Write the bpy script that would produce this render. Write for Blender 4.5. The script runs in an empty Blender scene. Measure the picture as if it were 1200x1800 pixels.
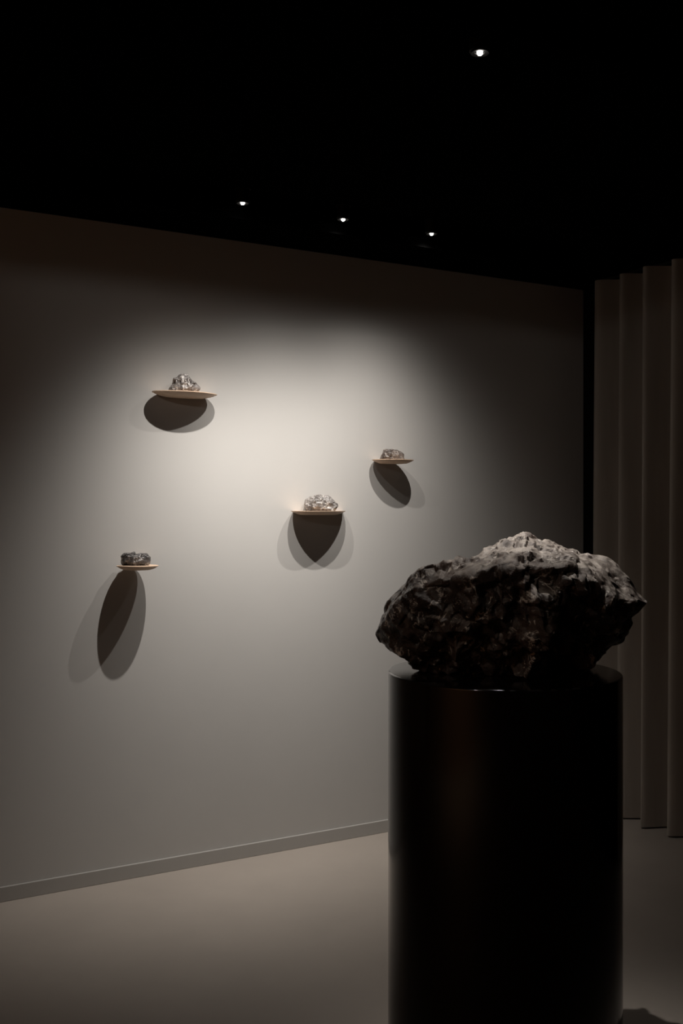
import bpy, bmesh, math, random
from mathutils import Vector, Matrix, noise

scene = bpy.context.scene
R = math.radians

# ------------------------------------------------------------------ camera
cam_data = bpy.data.cameras.new('camera')
cam = bpy.data.objects.new('camera', cam_data)
scene.collection.objects.link(cam)
EYE = 1.515
cam.location = (0, 0, EYE)
cam.rotation_euler = (R(90), 0, 0)
cam_data.sensor_fit = 'VERTICAL'
cam_data.sensor_height = 36.0
cam_data.lens = 37.0            # 1850 px over a frame 1800 px tall
cam_data.clip_start = 0.05
scene.camera = cam

# ------------------------------------------------------------------ world / exposure
world = bpy.data.worlds.new('world')
scene.world = world
world.use_nodes = True
world.node_tree.nodes['Background'].inputs['Color'].default_value = (0, 0, 0, 1)
world.node_tree.nodes['Background'].inputs['Strength'].default_value = 0.0
vs = scene.view_settings
vs.view_transform = 'Standard'
vs.look = 'None'
vs.gamma = 1.0
vs.use_curve_mapping = False
vs.exposure = 0.0

# lamp powers (each lamp stands in its own fixture below)
# three spots in front of the wall, each aimed by hand: power, tilt towards the wall, turn to the right
WASH = ((103.0, 19.2, 16.3), (71.0, 24.9, 8.5), (49.0, 29.8, 10.3))
BEAM = (27.2, 2.76)     # soft edged reflector beam: half width in degrees, steepness
BOULDER_W = 100.0      # spot over the plinth
WARM_FILL_W = 130.0        # added unseen lamp, bounces warm fill off the left wall
FRONT_FILL_W = 16.0        # added unseen spot, brightens the boulder's dark front
ROOM_FILL_W = 18.5         # added unseen lamp, dim fill for the wall and curtain
WARM = (1.0, 0.945, 0.885)

# ------------------------------------------------------------------ frames of the room
T = Vector((0.86347, 0.50440, 0))      # along the lit wall
N = Vector((-0.50440, 0.86347, 0))     # into the lit wall
NW = 4.203                             # distance of the lit wall from the eye
ANG = math.atan2(T.y, T.x)
CEIL = 2.70
S0, S1 = -2.3, 3.95                    # left and right ends of the room along the wall
YF = 6.2                               # depth of the room measured from the lit wall

def W(s, y, z):
    "point s along the wall, y out from the wall into the room, height z"
    return T * s + N * (NW - y) + Vector((0, 0, z))

# ------------------------------------------------------------------ helpers
def tag(o, label=None, cat=None, group=None, kind=None):
    if label: o['label'] = label
    if cat: o['category'] = cat
    if group: o['group'] = group
    if kind: o['kind'] = kind
    return o

def obj(name, bm, mat, parent=None, smooth=False, loc=None, rotz=0.0, auto=None):
    me = bpy.data.meshes.new(name)
    bm.normal_update()
    bm.to_mesh(me); bm.free()
    if mat: me.materials.append(mat)
    if smooth:
        for p in me.polygons: p.use_smooth = True
    if auto is not None:
        me.set_sharp_from_angle(angle=R(auto))
    o = bpy.data.objects.new(name, me)
    scene.collection.objects.link(o)
    if parent: o.parent = parent
    if loc is not None: o.location = loc
    o.rotation_euler.z = rotz
    return o

def empty(name, loc, rotz=0.0):
    o = bpy.data.objects.new(name, None)
    o.empty_display_size = 0.05
    scene.collection.objects.link(o)
    o.location = loc; o.rotation_euler.z = rotz
    return o

def box(bm, x0, x1, y0, y1, z0, z1, bevel=0.0):
    r = bmesh.ops.create_cube(bm, size=1.0)
    vs_ = r['verts']
    bmesh.ops.scale(bm, vec=(x1-x0, y1-y0, z1-z0), verts=vs_)
    bmesh.ops.translate(bm, vec=((x0+x1)/2, (y0+y1)/2, (z0+z1)/2), verts=vs_)
    if bevel:
        es = list({e for v in vs_ for e in v.link_edges})
        bmesh.ops.bevel(bm, geom=es, offset=bevel, segments=2, affect='EDGES', profile=0.5)

def lathe(bm, prof, seg=64, cap_top=True, cap_bot=True):
    rings = []
    for r, z in prof:
        rings.append([bm.verts.new((r*math.cos(2*math.pi*i/seg), r*math.sin(2*math.pi*i/seg), z)) for i in range(seg)])
    for a, b in zip(rings, rings[1:]):
        for i in range(seg):
            j = (i+1) % seg
            bm.faces.new((a[i], a[j], b[j], b[i]))
    if cap_bot: bm.faces.new(list(reversed(rings[0])))
    if cap_top: bm.faces.new(rings[-1])
    bmesh.ops.recalc_face_normals(bm, faces=bm.faces)

# ------------------------------------------------------------------ materials
class NT:
    def __init__(self, name):
        self.m = bpy.data.materials.new(name); self.m.use_nodes = True
        self.t = self.m.node_tree; self.b = self.t.nodes['Principled BSDF']
    def n(self, typ, **kw):
        nd = self.t.nodes.new(typ)
        for k, v in kw.items():
            if k.startswith('_'): setattr(nd, k[1:], v)
            else: nd.inputs[k.replace('__', ' ')].default_value = v
        return nd
    def l(self, a, ao, b, bi): self.t.links.new(a.outputs[ao], b.inputs[bi])
    def set(self, **kw):
        for k, v in kw.items(): self.b.inputs[k.replace('__', ' ')].default_value = v
    def ramp(self, src, out, stops):
        r = self.n('ShaderNodeValToRGB')
        el = r.color_ramp.elements
        while len(el) < len(stops): el.new(0.5)
        for e, (p, c) in zip(el, stops):
            e.position = p; e.color = (c[0], c[1], c[2], 1) if not isinstance(c, (int, float)) else (c, c, c, 1)
        self.l(src, out, r, 'Fac'); return r
    def bump(self, src, out, strength, dist):
        b = self.n('ShaderNodeBump', Strength=strength, Distance=dist)
        self.l(src, out, b, 'Height'); self.l(b, 'Normal', self.b, 'Normal'); return b

def simple(name, c, rough=0.6, metal=0.0, var=0.0, scale=8.0, bump=0.0, spec=0.5):
    k = NT(name)
    k.set(Base__Color=(*c, 1), Roughness=rough, Metallic=metal, Specular__IOR__Level=spec)
    if var or bump:
        co = k.n('ShaderNodeTexCoord')
        nz = k.n('ShaderNodeTexNoise', Scale=scale, Detail=6.0, Roughness=0.6)
        k.l(co, 'Object', nz, 'Vector')
        if var:
            rp = k.ramp(nz, 'Fac', [(0.3, [v*(1-var) for v in c]), (0.7, [v*(1+var) for v in c])])
            k.l(rp, 'Color', k.b, 'Base Color')
        if bump:
            n2 = k.n('ShaderNodeTexNoise', Scale=scale*25, Detail=3.0)
            k.l(co, 'Object', n2, 'Vector')
            k.bump(n2, 'Fac', bump, 0.002)
    return k.m

M = {}
M['wall'] = simple('wall_paint', (0.50, 0.485, 0.465), 0.85, var=0.02, scale=2.0, bump=0.05, spec=0.25)
M['dark_wall'] = simple('dark_wall_paint', (0.004, 0.0037, 0.0035), 0.9, spec=0.1)
M['room_wall'] = simple('room_wall_paint', (0.10, 0.085, 0.07), 0.9, spec=0.2)
M['bounce_wall'] = simple('bounce_wall_brown', (0.36, 0.21, 0.13), 0.8, spec=0.3)  # unseen wall, made brown to bounce warm fill into the room
M['ceiling'] = simple('ceiling_paint', (0.0012, 0.0012, 0.0012), 1.0, spec=0.0)
M['base'] = simple('baseboard_paint', (0.40, 0.385, 0.365), 0.45, spec=0.5)
M['floor'] = simple('floor_screed', (0.37, 0.325, 0.285), 0.55, var=0.06, scale=1.6, bump=0.04, spec=0.35)
M['black'] = simple('black_metal', (0.004, 0.004, 0.004), 0.6, spec=0.2)
M['plinth'] = simple('dark_lacquer', (0.006, 0.0045, 0.004), 0.13, spec=0.5)

def wood():
    k = NT('pale_oak')
    co = k.n('ShaderNodeTexCoord'); mp = k.n('ShaderNodeMapping')
    mp.inputs['Scale'].default_value = (3, 40, 40)
    k.l(co, 'Object', mp, 'Vector')
    nz = k.n('ShaderNodeTexNoise', Scale=3.0, Detail=5.0, Roughness=0.6)
    k.l(mp, 'Vector', nz, 'Vector')
    rp = k.ramp(nz, 'Fac', [(0.3, (0.60, 0.43, 0.31)), (0.7, (0.72, 0.54, 0.40))])
    k.l(rp, 'Color', k.b, 'Base Color')
    k.set(Roughness=0.5, Specular__IOR__Level=0.35)
    return k.m
M['wood'] = wood()

def stone(name, dark, mid, light, scale, veins=0.5, rough=0.45, up_tone=None, bump=0.5, wide=0.018, fleck=0.60):
    k = NT(name)
    co = k.n('ShaderNodeTexCoord')
    n1 = k.n('ShaderNodeTexNoise', Scale=scale, Detail=8.0, Roughness=0.65, Distortion=0.6)
    k.l(co, 'Object', n1, 'Vector')
    base = k.ramp(n1, 'Fac', [(0.36, dark), (0.62, mid)])
    # pale veins and broken flecks: thin where a noise crosses its middle, patchy where a second one peaks
    n2 = k.n('ShaderNodeTexNoise', Scale=scale*0.7, Detail=9.0, Roughness=0.62, Distortion=0.5)
    k.l(co, 'Object', n2, 'Vector')
    vn = k.ramp(n2, 'Fac', [(0.5-wide, 0), (0.5, 1), (0.5+wide, 0)])
    n3 = k.n('ShaderNodeTexNoise', Scale=scale*1.1, Detail=6.0, Roughness=0.6)
    k.l(co, 'Object', n3, 'Vector')
    ms = k.ramp(n3, 'Fac', [(0.49, 0), (0.60, 1)])
    mu = k.n('ShaderNodeMath', _operation='MULTIPLY')
    k.l(vn, 'Color', mu, 0); k.l(ms, 'Color', mu, 1)
    n5 = k.n('ShaderNodeTexNoise', Scale=scale*3.2, Detail=7.0, Roughness=0.62, Distortion=1.2)
    k.l(co, 'Object', n5, 'Vector')
    fl = k.ramp(n5, 'Fac', [(fleck, 0), (fleck+0.08, 0.9)])
    mxx = k.n('ShaderNodeMath', _operation='MAXIMUM')
    k.l(mu, 'Value', mxx, 0); k.l(fl, 'Color', mxx, 1)
    m2 = k.n('ShaderNodeMath', _operation='MULTIPLY'); m2.inputs[1].default_value = veins
    k.l(mxx, 'Value', m2, 0)
    mx = k.n('ShaderNodeMix', _data_type='RGBA')
    k.l(m2, 'Value', mx, 0)
    k.l(base, 'Color', mx, 6); mx.inputs[7].default_value = (*light, 1)
    out = (mx, 2)
    if up_tone:      # paler colour on faces that look up, broken up by noise
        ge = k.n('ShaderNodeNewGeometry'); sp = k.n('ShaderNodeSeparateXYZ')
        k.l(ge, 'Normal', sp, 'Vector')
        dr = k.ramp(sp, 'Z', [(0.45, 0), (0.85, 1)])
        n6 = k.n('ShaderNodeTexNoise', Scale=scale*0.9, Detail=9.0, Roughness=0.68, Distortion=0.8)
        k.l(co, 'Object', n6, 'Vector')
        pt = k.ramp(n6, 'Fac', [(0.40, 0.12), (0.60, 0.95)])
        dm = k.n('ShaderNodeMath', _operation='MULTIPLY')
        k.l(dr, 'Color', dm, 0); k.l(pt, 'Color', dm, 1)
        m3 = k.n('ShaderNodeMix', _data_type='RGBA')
        k.l(dm, 'Value', m3, 0); k.l(mx, 2, m3, 6); m3.inputs[7].default_value = (*up_tone, 1)
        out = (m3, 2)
    k.t.links.new(out[0].outputs[out[1]], k.b.inputs['Base Color'])
    rr = k.ramp(n1, 'Fac', [(0.3, rough*0.6), (0.7, rough*1.4)])
    k.l(rr, 'Color', k.b, 'Roughness')
    k.set(Specular__IOR__Level=0.5)
    n4 = k.n('ShaderNodeTexNoise', Scale=scale*4, Detail=6.0, Roughness=0.7)
    k.l(co, 'Object', n4, 'Vector')
    k.bump(n4, 'Fac', bump, 0.01/scale*8)
    return k.m
M['boulder'] = stone('boulder_stone', (0.018, 0.012, 0.010), (0.072, 0.049, 0.040), (0.78, 0.72, 0.65), 13, 0.95, 0.32, up_tone=(0.46, 0.405, 0.36), bump=0.9)  # pale veins, their brightness also painting in the glints on the front
M['rock_pale'] = stone('rock_pale', (0.07, 0.06, 0.055), (0.26, 0.24, 0.225), (0.82, 0.78, 0.74), 24, 0.9, 0.36, wide=0.026, fleck=0.58)
M['rock_mid'] = stone('rock_mid', (0.04, 0.033, 0.031), (0.20, 0.18, 0.17), (0.85, 0.81, 0.77), 30, 0.95, 0.36, wide=0.036, fleck=0.565)
M['rock_brown'] = stone('rock_brown', (0.045, 0.034, 0.03), (0.17, 0.142, 0.125), (0.66, 0.6, 0.55), 30, 0.8, 0.38, wide=0.024, fleck=0.60)
M['rock_dark'] = stone('rock_dark', (0.02, 0.018, 0.018), (0.10, 0.09, 0.088), (0.6, 0.57, 0.55), 28, 0.8, 0.33, wide=0.03, fleck=0.57)

def fabric():
    k = NT('curtain_fabric')
    co = k.n('ShaderNodeTexCoord')
    wv = k.n('ShaderNodeTexNoise', Scale=420.0, Detail=2.0)
    k.l(co, 'Object', wv, 'Vector')
    mp = k.n('ShaderNodeMapping'); mp.inputs['Scale'].default_value = (6, 6, 0.7)
    k.l(co, 'Object', mp, 'Vector')
    n2 = k.n('ShaderNodeTexNoise', Scale=2.0, Detail=4.0)
    k.l(mp, 'Vector', n2, 'Vector')
    rp = k.ramp(n2, 'Fac', [(0.3, (0.28, 0.25, 0.22)), (0.7, (0.36, 0.325, 0.29))])
    k.l(rp, 'Color', k.b, 'Base Color')
    k.bump(wv, 'Fac', 0.15, 0.001)
    k.set(Roughness=0.85, Specular__IOR__Level=0.2)
    return k.m
M['fabric'] = fabric()

def glow(name, strength):
    k = NT(name)
    k.set(Base__Color=(0.9, 0.9, 0.9, 1), Roughness=0.4, Emission__Color=(1.0, 0.94, 0.86, 1), Emission__Strength=strength)
    return k.m
M['lens'] = glow('lamp_lens', 30.0)

# ------------------------------------------------------------------ room shell
def shell(name, s0, s1, y0, y1, z0, z1, mat, bevel=0.0):
    bm = bmesh.new()
    # local x along the wall, local y into the wall (so room distance y is -local y)
    box(bm, s0, s1, -y1, -y0, z0, z1, bevel)
    o = obj(name, bm, mat, loc=W(0, 0, 0), rotz=ANG)
    o['kind'] = 'structure'
    return o

TH = 0.12
shell('floor', S0-TH, S1+TH, -TH, YF+TH, -0.10, 0.0, M['floor'])
shell('ceiling', S0-TH, S1+TH, -TH, YF+TH, CEIL, CEIL+0.10, M['ceiling'])
shell('wall_back', S0-TH, S1, -TH, 0.0, 0.0, CEIL, M['wall'])
shell('wall_right', S1, S1+TH, -TH, YF+TH, 0.0, CEIL, M['dark_wall'])
shell('wall_left', S0-TH, S0, 0.0, YF, 0.0, CEIL, M['bounce_wall'])
shell('wall_front', S0-TH, S1, YF, YF+TH, 0.0, CEIL, M['room_wall'])
shell('baseboard_back', S0, S1, 0.0, 0.012, 0.0, 0.058, M['base'], bevel=0.002)

# ------------------------------------------------------------------ lamps
def beam_profile(ld, sigma, ex):
    "photometric falloff of the reflector, by angle from the lamp's axis"
    ld.use_nodes = True
    t = ld.node_tree; em = t.nodes['Emission']
    def mth(op, a, b=None):
        m = t.nodes.new('ShaderNodeMath'); m.operation = op
        for i, v in enumerate((a, b)):
            if v is None: continue
            if isinstance(v, (int, float)): m.inputs[i].default_value = v
            else: t.links.new(v, m.inputs[i])
        return m.outputs[0]
    tc = t.nodes.new('ShaderNodeTexCoord'); sp = t.nodes.new('ShaderNodeSeparateXYZ')
    t.links.new(tc.outputs['Normal'], sp.inputs[0])
    th = mth('ARCCOSINE', mth('MINIMUM', mth('ABSOLUTE', sp.outputs['Z']), 0.99999))
    k = mth('POWER', mth('DIVIDE', th, math.radians(sigma)), ex)
    t.links.new(mth('EXPONENT', mth('MULTIPLY', k, -1.0)), em.inputs['Strength'])

def spotlight(loc, label, power, size, blend, aim, group=None, radius=0.008, beam=None, color=None):
    "short black ceiling spot: housing, rim and glowing lens; loc is the lens, the housing reaches the ceiling"
    h = CEIL - loc.z
    root = empty('spotlight', loc)
    tag(root, label, 'spotlight', group)
    bm = bmesh.new(); lathe(bm, [(0.024, 0.004), (0.026, 0.006), (0.026, h-0.004), (0.030, h-0.004), (0.030, h-0.0005)], 32)
    obj('housing', bm, M['black'], root, True, auto=30)
    bm = bmesh.new()
    lathe(bm, [(0.012, 0.004), (0.012, 0.0015), (0.022, 0.0), (0.024, 0.002), (0.024, 0.004)], 32, False, False)
    obj('trim_ring', bm, M['black'], root, True, auto=30)
    bm = bmesh.new()
    lathe(bm, [(0.0006, -0.0048), (0.003, -0.0043), (0.0055, -0.0028), (0.007, -0.0005), (0.0075, 0.004)], 24)
    ln = obj('lens', bm, M['lens'], root, True)
    tag(ln, 'small glowing white lens')
    ld = bpy.data.lights.new('spot_lamp', 'SPOT')
    ld.energy = power; ld.color = color or WARM; ld.spot_size = R(size); ld.spot_blend = blend
    ld.shadow_soft_size = radius
    if beam: beam_profile(ld, *beam)
    lo = bpy.data.objects.new('spot_lamp', ld)
    scene.collection.objects.link(lo)
    lo.parent = root
    lo.location = (0, 0, -0.016)
    d = Vector(aim) - (Vector(loc) + Vector((0, 0, -0.016)))
    lo.rotation_euler = d.to_track_quat('-Z', 'Y').to_euler()
    return root

LZ = EYE + 1.13
wash = [(1.6328, 'leftmost of the three small ceiling spotlights near the lit wall'),
        (2.0592, 'middle one of the three small ceiling spotlights near the lit wall'),
        (2.4766, 'rightmost of the three small ceiling spotlights near the lit wall')]
for (s, lab), (power, tilt, az) in zip(wash, WASH):
    y = 0.69
    q = math.tan(R(tilt))
    a = W(s + q*math.sin(R(az)), y - q*math.cos(R(az)), LZ - 1.0)
    spotlight(W(s, y, LZ), lab, power, 150, 0.3, a, 'ceiling spotlights', beam=BEAM)
spotlight(Vector((0.341, 2.594, LZ)), 'single small ceiling spotlight high above the large dark boulder', BOULDER_W, 120, 0.5,
          (0.50, 2.73, 1.2), 'ceiling spotlights', beam=(11.5, 2.0))

# unseen fill lamps, all added, and an invented strip that cuts the first one's beam
RL = W(-0.78, 2.50, 2.665)
room = spotlight(RL, 'unseen ceiling spotlight added for the dim fill on the wall', ROOM_FILL_W, 170, 0.15, W(2.4, 0.0, 2.42), 'added fill spotlights', radius=0.006, beam=(17.0, 4.0))
spotlight(W(-1.25, 2.9, 2.665), 'unseen warm ceiling spotlight added to bounce fill off the left wall', WARM_FILL_W, 150, 0.3, W(-2.3, 2.9, 1.25),
          'added fill spotlights', beam=(38.0, 3.0), color=(1.0, 0.74, 0.50))
spotlight(Vector((-0.9, 0.9, 2.66)), 'unseen narrow ceiling spotlight added to brighten the front of the boulder', FRONT_FILL_W, 60, 0.3, (0.28, 2.45, 1.26),
          'added fill spotlights', beam=(7.5, 4.0), color=(1.0, 0.88, 0.76))
shell('light_stop_1', S0, S1, 2.22, 2.28, 2.632, CEIL, M['ceiling'])  # added strip, keeps the fill lamp's light off the upper wall

# black fin added beside the three lamps to cut their light on the upper wall
shell('light_stop_2', 0.9, 3.3, 0.616, 0.624, EYE+1.093, CEIL, M['ceiling'])

# ------------------------------------------------------------------ wall shelves
def shelf(label, s, z, ec, a, b, ph):
    bm = bmesh.new()
    seg = 96
    prof = [(1.0, 0.0), (1.0, -0.0025)]
    for r, dz in ((0.97, 0.0042), (0.9, 0.0085), (0.8, 0.0130), (0.7, 0.0162), (0.62, 0.0178), (0.55, 0.0184), (0.3, 0.0186)):
        prof.append((r, -dz))       # shallow chamfer under the rim, then a flat base
    rings = []
    for r, zz in prof:
        rg = []
        for i in range(seg):
            t = 2*math.pi*i/seg
            u, v = a*r*math.cos(t), b*r*math.sin(t)
            x = u*math.cos(ph) - v*math.sin(ph); y = u*math.sin(ph) + v*math.cos(ph)
            rg.append(bm.verts.new((x, -(ec + y), zz)))
        rings.append(rg)
    for p, q in zip(rings, rings[1:]):
        for i in range(seg):
            j = (i+1) % seg
            bm.faces.new((p[i], p[j], q[j], q[i]))
    bm.faces.new(list(reversed(rings[0]))); bm.faces.new(rings[-1])
    g = list(bm.verts) + list(bm.edges) + list(bm.faces)
    bmesh.ops.bisect_plane(bm, geom=g, plane_co=(0, -0.0005, 0), plane_no=(0, 1, 0), clear_outer=True)
    bmesh.ops.holes_fill(bm, edges=[e for e in bm.edges if e.is_boundary])
    bmesh.ops.recalc_face_normals(bm, faces=bm.faces)
    o = obj('wall_shelf', bm, M['wood'], None, True, W(s, 0, z), ANG, auto=35)
    return tag(o, label, 'shelf', 'thin wooden wall shelves')

shelves = [
    ('thin pale wooden wall shelf highest of the four, carrying the tall peaked rock', 1.6593, EYE+0.4989, 0.0612, 0.1448, 0.0813, -0.06),
    ('thin small wooden wall shelf nearest the curtain, carrying the flat topped block rock', 2.6950, EYE+0.2448, 0.0676, 0.1003, 0.0725, 0.21),
    ('thin wooden wall shelf carrying the rounded pale rock, just above eye level', 2.3120, EYE+0.0050, 0.0396, 0.1530, 0.0864, -0.30),
    ('thin pale wooden wall shelf lowest of the four, carrying the small dark rock', 1.4415, EYE-0.2170, 0.0935, 0.0840, 0.0865, 0.10),
]
for a in shelves: shelf(*a)

# ------------------------------------------------------------------ small rocks on the shelves
def interp_outline(poly, phi):
    "distance from the origin to the outline in direction phi"
    dx, dz = math.cos(phi), math.sin(phi)
    best = 0.0
    n = len(poly)
    for i in range(n):
        (x0, z0), (x1, z1) = poly[i], poly[(i+1) % n]
        ex, ez = x1-x0, z1-z0
        den = dx*ez - dz*ex
        if abs(den) < 1e-9: continue
        t = (x0*ez - z0*ex)/den
        u = (x0*dz - z0*dx)/den
        if t > 0 and -1e-6 <= u <= 1+1e-6: best = max(best, t)
    return best

KA, KB, KC = Vector((3.7, 1.1, 8.2)), Vector((13.4, 7.9, 2.6)), Vector((5.2, 17.3, 11.8))

def facet(q, sharp=26.0):
    "height of a broken, tilted chip: every cell of the stone is a plane of its own, the planes meeting in crisp creases"
    d, pts = noise.voronoi(q)
    hs = ws = 0.0
    for di, c in zip(d, pts):
        w = math.exp(-sharp*(di - d[0]))
        g = c*5.31
        v = Vector((noise.noise(g + KA), noise.noise(g + KB), noise.noise(g + KC)))
        hs += w*(v.dot(q - c)*2.7 + 0.30*noise.noise(c*4.77)); ws += w
    return hs/ws

def rock(label, poly, depth, loc, mat, seed, group='small rocks on the wall shelves'):
    "poly: outline in metres (x right, z up from the shelf) seen from the room"
    rnd = random.Random(seed)
    cx = sum(p[0] for p in poly)/len(poly); zmax = max(p[1] for p in poly); cz = zmax*0.45
    pl = [(x-cx, z-cz) for x, z in poly]
    bm = bmesh.new()
    bmesh.ops.create_icosphere(bm, subdivisions=5, radius=1.0)
    planes = []
    for k in range(26):
        th = rnd.uniform(0, 2*math.pi); zz = rnd.uniform(-0.35, 0.95); q = math.sqrt(1-zz*zz)
        nrm = Vector((q*math.cos(th), q*math.sin(th), zz))
        planes.append((nrm, rnd.uniform(0.80, 0.97)))
    off = Vector((seed*3.1, seed*1.7, 0))
    for v in bm.verts:
        d = v.co.normalized()
        sc = 1.0
        for nrm, dd in planes:
            k = d.dot(nrm)
            if k*sc > dd: sc = dd/k
        phi = math.atan2(d.z, d.x)
        rad = math.sqrt(d.x*d.x + d.z*d.z)
        rr = interp_outline(pl, phi) * rad**0.62
        fr_ = 1 - (1-sc)*min(1.0, abs(d.y)/0.6)
        p = Vector((math.cos(phi)*rr*fr_, 0, math.sin(phi)*rr*fr_))
        p.y = depth*math.copysign(abs(d.y)**0.8, d.y)*sc
        sz = zmax
        e = 0.28 + 0.72*min(1.0, abs(d.y)*1.6)
        q = p/sz + off
        f = noise.fractal(q*3.0, 1.0, 2.1, 4)
        p += d*sz*e*(0.075*facet(q*2.6) + 0.045*facet(q*5.5 + Vector((5, 2, 9))) + 0.012*f)
        p.x += cx; p.z += cz
        v.co = p
    zmin = min(v.co.z for v in bm.verts)
    for v in bm.verts:
        if v.co.z < 0.006: v.co.z = 0.0 if v.co.z < 0.003 else v.co.z
    bmesh.ops.recalc_face_normals(bm, faces=bm.faces)
    o = obj('rock', bm, mat, None, True, loc, math.radians(0), auto=24)
    return tag(o, label, 'rock', group)

rock('tall peaked grey rock with pale speckles on the highest wooden shelf',
     [(-0.0666, 0.0), (-0.0626, 0.0199), (-0.0527, 0.0358), (-0.0487, 0.0616), (-0.0328, 0.0676), (-0.0268, 0.0775), (-0.0109, 0.0815), (0.0129, 0.0795), (0.0248, 0.0616), (0.0268, 0.0509), (0.0487, 0.0417), (0.0646, 0.0238), (0.0666, 0.0159), (0.0547, 0.0048), (0.0427, 0.0), (0.0288, 0.0), (-0.0189, 0.0)],
     0.040, Vector((-0.6568, 4.4121, EYE+0.4989)), M['rock_mid'], 3)
rock('flat topped brown grey block of rock on the small shelf nearest the curtain',
     [(-0.0577, 0.0028), (-0.0524, 0.0171), (-0.0453, 0.0313), (-0.0417, 0.0473), (-0.0311, 0.0508), (0.008, 0.0473), (0.0222, 0.0473), (0.0435, 0.0366), (0.056, 0.0259), (0.0577, 0.0), (0.0293, 0.0), (-0.024, 0.0)],
     0.040, Vector((0.2372, 4.9297, EYE+0.2448)), M['rock_brown'], 11)
rock('rounded pale silvery rock on the shelf just above eye level',
     [(-0.0627, 0.0007), (-0.0772, 0.0305), (-0.0718, 0.0505), (-0.0518, 0.065), (-0.0263, 0.0705), (-0.0082, 0.0759), (0.0136, 0.0723), (0.0354, 0.0705), (0.05, 0.056), (0.0754, 0.0342), (0.0772, 0.0196), (0.0645, 0.0), (0.0136, 0.0)],
     0.036, Vector((-0.0928, 4.7462, EYE+0.0050)), M['rock_pale'], 7)
rock('small dark charcoal rock on the lowest wooden shelf',
     [(-0.0595, 0.0049), (-0.0603, 0.017), (-0.0583, 0.0373), (-0.0462, 0.0514), (-0.0198, 0.0514), (-0.0077, 0.0567), (0.0004, 0.0454), (0.0207, 0.0514), (0.0449, 0.0494), (0.0603, 0.0352), (0.0603, 0.0089), (0.051, 0.0), (0.0004, 0.0), (-0.0482, 0.0)],
     0.045, Vector((-0.8363, 4.2806, EYE-0.2170)), M['rock_dark'], 5)

# ------------------------------------------------------------------ plinth
PX, PY, PH, PR = 0.408, 2.650, 1.115, 0.2905
plinth = empty('plinth', (PX, PY, 0))
tag(plinth, 'tall round black plinth standing on the floor under the large boulder', 'plinth')
bm = bmesh.new()
lathe(bm, [(PR-0.012, 0.0), (PR-0.012, 0.015), (PR, 0.015), (PR, PH-0.006)], 128)
obj('drum', bm, M['plinth'], plinth, True, auto=30)
bm = bmesh.new()
prof = [(PR, PH-0.006)] + [(PR-0.005+0.005*math.cos(a), PH-0.005+0.005*math.sin(a)) for a in [R(k*15) for k in range(0, 7)]]
lathe(bm, prof, 128, True, False)
obj('top_plate', bm, M['plinth'], plinth, True, auto=40)

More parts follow.
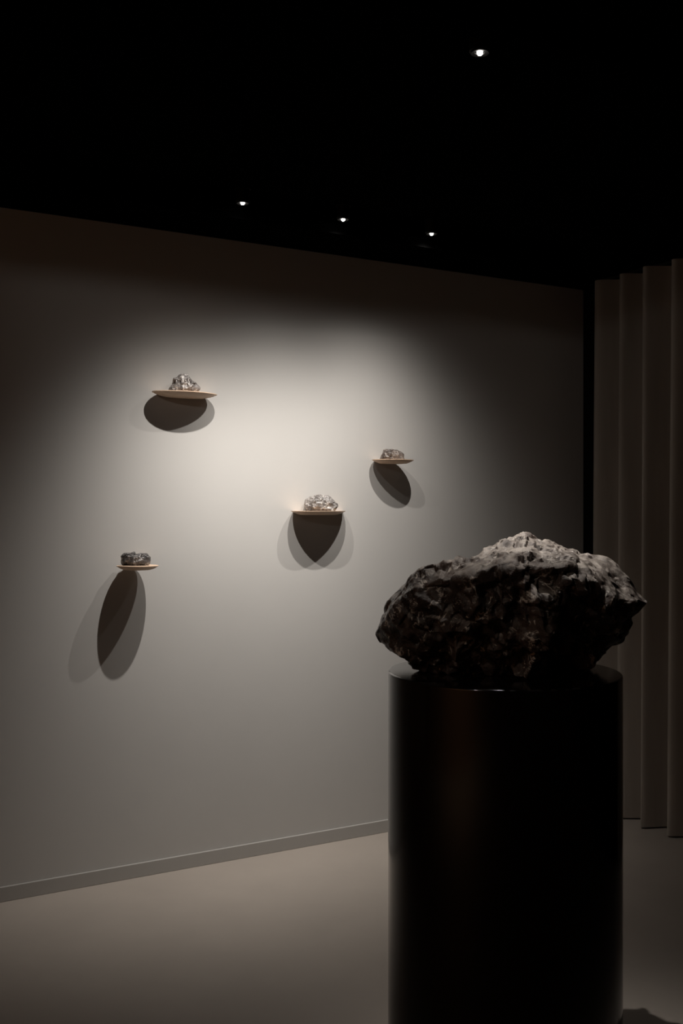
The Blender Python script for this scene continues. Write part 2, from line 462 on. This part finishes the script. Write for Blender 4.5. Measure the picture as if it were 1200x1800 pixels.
# ------------------------------------------------------------------ boulder
RINGS = (((-321,-1,92),(-322,-16,94),(-322,-21,96),(-322,-22,96),(-322,-11,96),(-321,-1,96),(-321,16,95),(-320,30,94),(-320,29,92),(-321,16,92)),((-317,-9,84),(-317,-22,91),(-317,-30,99),(-317,-31,106),(-317,-17,107),(-316,-4,108),(-316,19,104),(-315,40,96),(-315,37,88),(-316,19,83)),((-310,-20,72),(-310,-32,86),(-311,-43,104),(-311,-44,120),(-310,-26,124),(-309,-9,127),(-308,24,117),(-307,54,98),(-307,50,82),(-308,24,71)),((-300,-31,67),(-301,-45,88),(-302,-61,115),(-302,-63,139),(-301,-39,147),(-300,-16,152),(-298,31,136),(-296,73,108),(-296,69,83),(-298,31,65)),((-287,-44,61),(-288,-64,91),(-289,-88,129),(-289,-89,163),(-287,-58,174),(-286,-26,182),(-283,41,159),(-280,101,119),(-280,95,83),(-283,41,58)),((-268,-55,51),(-269,-79,89),(-271,-108,139),(-271,-110,183),(-269,-75,194),(-267,-40,203),(-262,46,174),(-258,123,123),(-259,115,78),(-262,46,46)),((-248,-60,38),(-250,-89,86),(-252,-122,147),(-252,-124,202),(-250,-91,215),(-248,-58,227),(-242,46,191),(-236,138,128),(-237,128,73),(-242,46,34)),((-229,-60,18),(-232,-99,78),(-234,-135,152),(-234,-138,218),(-232,-107,237),(-230,-75,253),(-222,45,209),(-214,154,131),(-215,142,63),(-222,45,14)),((-209,-60,8),(-213,-109,72),(-216,-148,152),(-216,-151,222),(-214,-121,246),(-212,-90,265),(-201,46,217),(-192,168,132),(-193,154,57),(-201,46,4)),((-190,-60,2),(-194,-114,70),(-198,-156,152),(-198,-159,226),(-195,-126,251),(-192,-92,273),(-180,49,222),(-170,177,133),(-171,162,54),(-180,49,-2)),((-170,-60,0),(-176,-120,70),(-179,-163,154),(-180,-167,229),(-176,-130,255),(-173,-94,277),(-160,53,226),(-147,185,134),(-149,171,54),(-160,53,-3)),((-150,-60,-1),(-157,-126,71),(-161,-171,158),(-162,-174,234),(-158,-135,260),(-154,-96,282),(-139,57,229),(-125,194,136),(-127,179,54),(-139,57,-4)),((-131,-60,-2),(-138,-131,74),(-143,-179,165),(-144,-182,244),(-139,-140,266),(-135,-98,285),(-118,60,231),(-103,203,137),(-104,187,54),(-118,60,-4)),((-111,-60,-2),(-120,-137,77),(-126,-186,171),(-126,-190,255),(-121,-143,272),(-115,-96,286),(-97,66,232),(-80,212,137),(-82,196,54),(-97,66,-4)),((-92,-60,-3),(-102,-142,80),(-108,-194,178),(-108,-198,265),(-101,-135,276),(-93,-72,286),(-74,83,232),(-57,222,137),(-59,206,53),(-74,83,-4)),((-72,-60,-4),(-83,-147,82),(-90,-200,181),(-91,-204,269),(-81,-126,282),(-70,-47,293),(-52,98,238),(-35,229,140),(-36,214,54),(-52,98,-4)),((-52,-60,-4),(-65,-152,82),(-73,-206,183),(-73,-211,272),(-60,-118,290),(-48,-26,305),(-29,111,247),(-12,234,145),(-14,221,56),(-29,111,-4)),((-33,-60,-4),(-47,-156,84),(-55,-213,185),(-56,-217,274),(-41,-114,297),(-26,-12,317),(-7,120,258),(11,239,152),(9,226,59),(-7,120,-4)),((-13,-60,-4),(-29,-161,85),(-37,-219,187),(-38,-223,277),(-21,-111,303),(-4,2,326),(16,130,265),(33,245,156),(31,232,61),(16,130,-4)),((6,-60,-4),(-10,-165,86),(-20,-225,189),(-21,-229,279),(-1,-107,308),(19,16,334),(38,139,272),(56,250,161),(54,237,63),(38,139,-4)),((26,-60,-4),(8,-170,86),(-3,-231,188),(-3,-236,277),(19,-103,310),(41,30,340),(61,148,276),(79,255,163),(77,243,65),(61,148,-4)),((46,-60,-4),(26,-172,86),(15,-234,186),(14,-239,274),(39,-99,311),(63,41,345),(83,155,280),(101,258,166),(99,247,66),(83,155,-4)),((65,-60,-3),(45,-168,84),(34,-229,183),(34,-233,269),(59,-94,305),(84,45,337),(105,156,274),(123,257,162),(121,245,64),(105,156,-4)),((85,-60,-3),(65,-164,84),(54,-223,182),(53,-228,269),(79,-90,301),(105,48,330),(126,157,268),(145,255,159),(143,244,63),(126,157,-4)),((104,-60,0),(85,-160,86),(73,-218,184),(72,-223,270),(99,-86,301),(126,51,328),(148,158,267),(166,254,159),(164,243,65),(148,158,-3)),((124,-60,3),(104,-157,88),(93,-213,186),(92,-217,271),(120,-81,297),(148,55,319),(169,159,261),(188,252,156),(186,242,65),(169,159,0)),((144,-60,6),(124,-153,90),(112,-208,187),(111,-212,273),(140,-77,292),(169,58,308),(190,160,252),(210,251,152),(208,241,65),(190,160,3)),((163,-60,8),(144,-145,90),(133,-198,185),(132,-202,269),(161,-72,286),(189,58,300),(210,154,246),(229,240,150),(227,231,66),(210,154,5)),((183,-60,12),(166,-135,88),(154,-184,179),(154,-188,258),(181,-67,277),(209,54,294),(229,143,241),(247,224,148),(245,215,67),(229,143,9)),((202,-60,22),(187,-125,90),(176,-171,170),(176,-174,241),(202,-62,268),(229,51,291),(248,133,241),(265,207,152),(263,199,75),(248,133,19)),((222,-60,35),(209,-115,93),(198,-157,163),(198,-160,226),(223,-56,260),(248,47,290),(266,123,243),(283,190,158),(281,183,84),(266,123,31)),((242,-60,58),(230,-105,105),(221,-143,163),(220,-146,214),(244,-51,252),(268,44,285),(285,112,243),(300,173,168),(298,166,102),(285,112,55)),((261,-60,77),(252,-95,115),(243,-129,162),(243,-132,203),(265,-46,239),(287,41,271),(303,102,234),(317,156,170),(316,150,114),(303,102,74)),((283,-52,107),(276,-78,132),(268,-107,164),(268,-109,192),(286,-39,223),(305,32,248),(319,84,222),(332,131,175),(330,126,133),(319,84,104)),((306,-38,130),(300,-61,147),(294,-83,168),(294,-84,187),(308,-31,212),(323,22,233),(335,65,213),(345,104,179),(344,99,149),(335,65,128)),((331,-21,143),(325,-43,155),(320,-59,169),(320,-60,182),(330,-24,191),(340,13,199),(350,46,189),(358,77,170),(357,73,154),(350,46,142)),((343,-13,153),(339,-29,161),(335,-40,170),(335,-41,178),(342,-17,184),(349,8,189),(356,30,182),(361,51,170),(361,49,160),(356,30,153)),((354,-7,162),(350,-18,167),(349,-24,171),(348,-24,176),(352,-10,179),(357,4,181),(360,17,177),(364,29,171),(363,28,166),(360,17,162)),((362,-1,170),(360,-8,172),(360,-11,173),(360,-11,173),(361,-5,174),(363,0,174),(364,6,173),(366,11,172),(366,10,171),(364,6,170)))
def boulder():
    rings = [[Vector(p)*0.001 for p in r] for r in RINGS]
    n = len(rings[0]); SUB = 26
    def cr(p0, p1, p2, p3, t, k=0.38):
        m1 = (p2-p0)*k; m2 = (p3-p1)*k
        t2, t3 = t*t, t*t*t
        return p1*(2*t3-3*t2+1) + m1*(t3-2*t2+t) + p2*(-2*t3+3*t2) + m2*(t3-t2)
    dense = []
    for r in rings:
        dense.append([cr(r[(i-1) % n], r[i], r[(i+1) % n], r[(i+2) % n], s/SUB) for i in range(n) for s in range(SUB)])
    m = n*SUB
    grid = []
    K = len(dense)
    for i in range(K-1):
        a, b, c, d = dense[max(i-1, 0)], dense[i], dense[i+1], dense[min(i+2, K-1)]
        st = 9
        for s in range(st):
            grid.append([cr(a[j], b[j], c[j], d[j], s/st, 0.5) for j in range(m)])
    grid.append(dense[-1])
    bm = bmesh.new()
    rows = [[bm.verts.new(p) for p in g] for g in grid]
    for a, b in zip(rows, rows[1:]):
        for j in range(m):
            k = (j+1) % m
            bm.faces.new((a[j], b[j], b[k], a[k]))
    for row, flip in ((rows[0], 1), (rows[-1], 0)):
        c = sum((v.co for v in row), Vector())/m
        cv = bm.verts.new(c)
        for j in range(m):
            k = (j+1) % m
            bm.faces.new((row[k], row[j], cv) if not flip else (row[j], row[k], cv))
    bmesh.ops.recalc_face_normals(bm, faces=bm.faces)
    for _ in range(8):
        bmesh.ops.smooth_vert(bm, verts=bm.verts, factor=0.5, use_axis_x=True, use_axis_y=True, use_axis_z=True)
    bm.normal_update()
    o1, o2 = Vector((21.8, 14.6, 3.1)), Vector((8.4, 1.9, 12.2))
    new = []
    for v in bm.verts:
        p = v.co; nn = v.normal
        q = p + Vector((noise.noise(p*9), noise.noise(p*9+o1), noise.noise(p*9+o2)))*0.02
        c1 = noise.voronoi(q*9)[0]
        s1 = min(c1[0], 0.8)**2            # conchoidal scoops between sharp crests
        f = noise.fractal(p*22, 1.0, 2.0, 4)
        top = max(0.0, nn.z)
        amp = 1.0 - 0.5*top
        tip = min(1.0, 0.18 + 3.2*min(p.x + 0.322, 0.366 - p.x))
        d = 0.022*(s1-0.22) + 0.030*facet(q*8+o1) + 0.026*facet(q*17+o2) + 0.013*facet(q*38+o1) + 0.004*f
        d *= amp*tip
        if top > 0.2: d -= min(1.0, (top-0.2)*2.5)*amp*tip*(0.85*(0.022*(s1-0.22) + 0.030*facet(q*8+o1)) + 0.013*facet(q*17+o2))
        if top > 0.3:
            lay = noise.noise(Vector((p.x*9+p.y*6+2.0*p.z, p.y*26-p.z*30, 3.3)))
            d += 0.012*(top-0.3)*(lay - 0.6*max(0.0, lay-0.2))
        new.append(p + nn*d)
    for v, c in zip(bm.verts, new):
        v.co = c
        if v.co.z < 0.0: v.co.z = 0.0
    bmesh.ops.smooth_vert(bm, verts=bm.verts, factor=0.35, use_axis_x=True, use_axis_y=True, use_axis_z=True)
    return obj('boulder', bm, M['boulder'], None, True, (PX, PY, PH), 0, auto=22)
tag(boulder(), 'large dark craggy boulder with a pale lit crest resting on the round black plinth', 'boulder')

# ------------------------------------------------------------------ curtain along the right wall
def curtain():
    root = empty('curtain', W(3.88, 0.9, 0))
    tag(root, 'full height grey beige pleated curtain hanging along the right wall', 'curtain')
    inv = Matrix.Translation(W(3.88, 0.9, 0)).inverted()
    rnd = random.Random(4)
    pitch = 0.171; y0 = 0.232
    nf = 11
    var = [(rnd.uniform(-0.008, 0.008), rnd.uniform(0.85, 1.12), rnd.uniform(-1, 1)) for _ in range(nf+2)]
    def pt(y, z):
        k = (y-y0)/pitch
        i = max(0, int(k)); f = k - i
        a = var[i][1]*(1-f) + var[i+1][1]*f
        sway = 0.010*math.sin(z*1.3 + var[i][2]*3)*(z < 99)
        # crest leans towards the lit wall: steep on the wall side, long on the other
        ph = f + 0.03*math.sin(2*math.pi*f)
        w = 0.5 + 0.5*math.cos(2*math.pi*ph)
        flare = 1.0 + 0.12*(1.6-z)/1.6
        fine = 0.004*noise.noise(Vector((y*14, z*0.5, 2.2)))
        s = 3.915 - 0.118*a*w**0.72*flare + fine
        yy = y + (var[i][0]*(1-f)+var[i+1][0]*f)*(2.7-z)/2.7 + 0.008*math.sin(z*0.9+i*2.1)*math.sin(math.pi*f)
        return W(s, yy, z)
    ys = [y0 - 0.045 + i*pitch/26 for i in range(int((nf-0.5)*26))]
    def sheet(name, z0, z1, nz, th, out):
        bm = bmesh.new()
        rows = []
        for j in range(nz+1):
            z = z0 + (z1-z0)*j/nz
            rows.append([bm.verts.new(inv @ (pt(y, z) - T*out)) for y in ys])
        for a, b in zip(rows, rows[1:]):
            for i in range(len(ys)-1):
                bm.faces.new((a[i], a[i+1], b[i+1], b[i]))
        bmesh.ops.recalc_face_normals(bm, faces=bm.faces)
        bmesh.ops.solidify(bm, geom=list(bm.faces), thickness=th)
        return obj(name, bm, M['fabric'], root, True, auto=50)
    sheet('fabric', 0.010, CEIL-0.006, 40, 0.0025, 0.0)
    sheet('hem', 0.008, 0.075, 4, 0.0035, 0.0015)
    bm = bmesh.new()
    box(bm, 0, 1, 0, 1, 0, 1)
    for v in bm.verts:
        v.co = inv @ W(3.835 + 0.03*v.co.x, y0 + 1.85*v.co.y, CEIL-0.006 + 0.006*v.co.z)
    bmesh.ops.recalc_face_normals(bm, faces=bm.faces)
    obj('rail', bm, M['black'], root)
curtain()
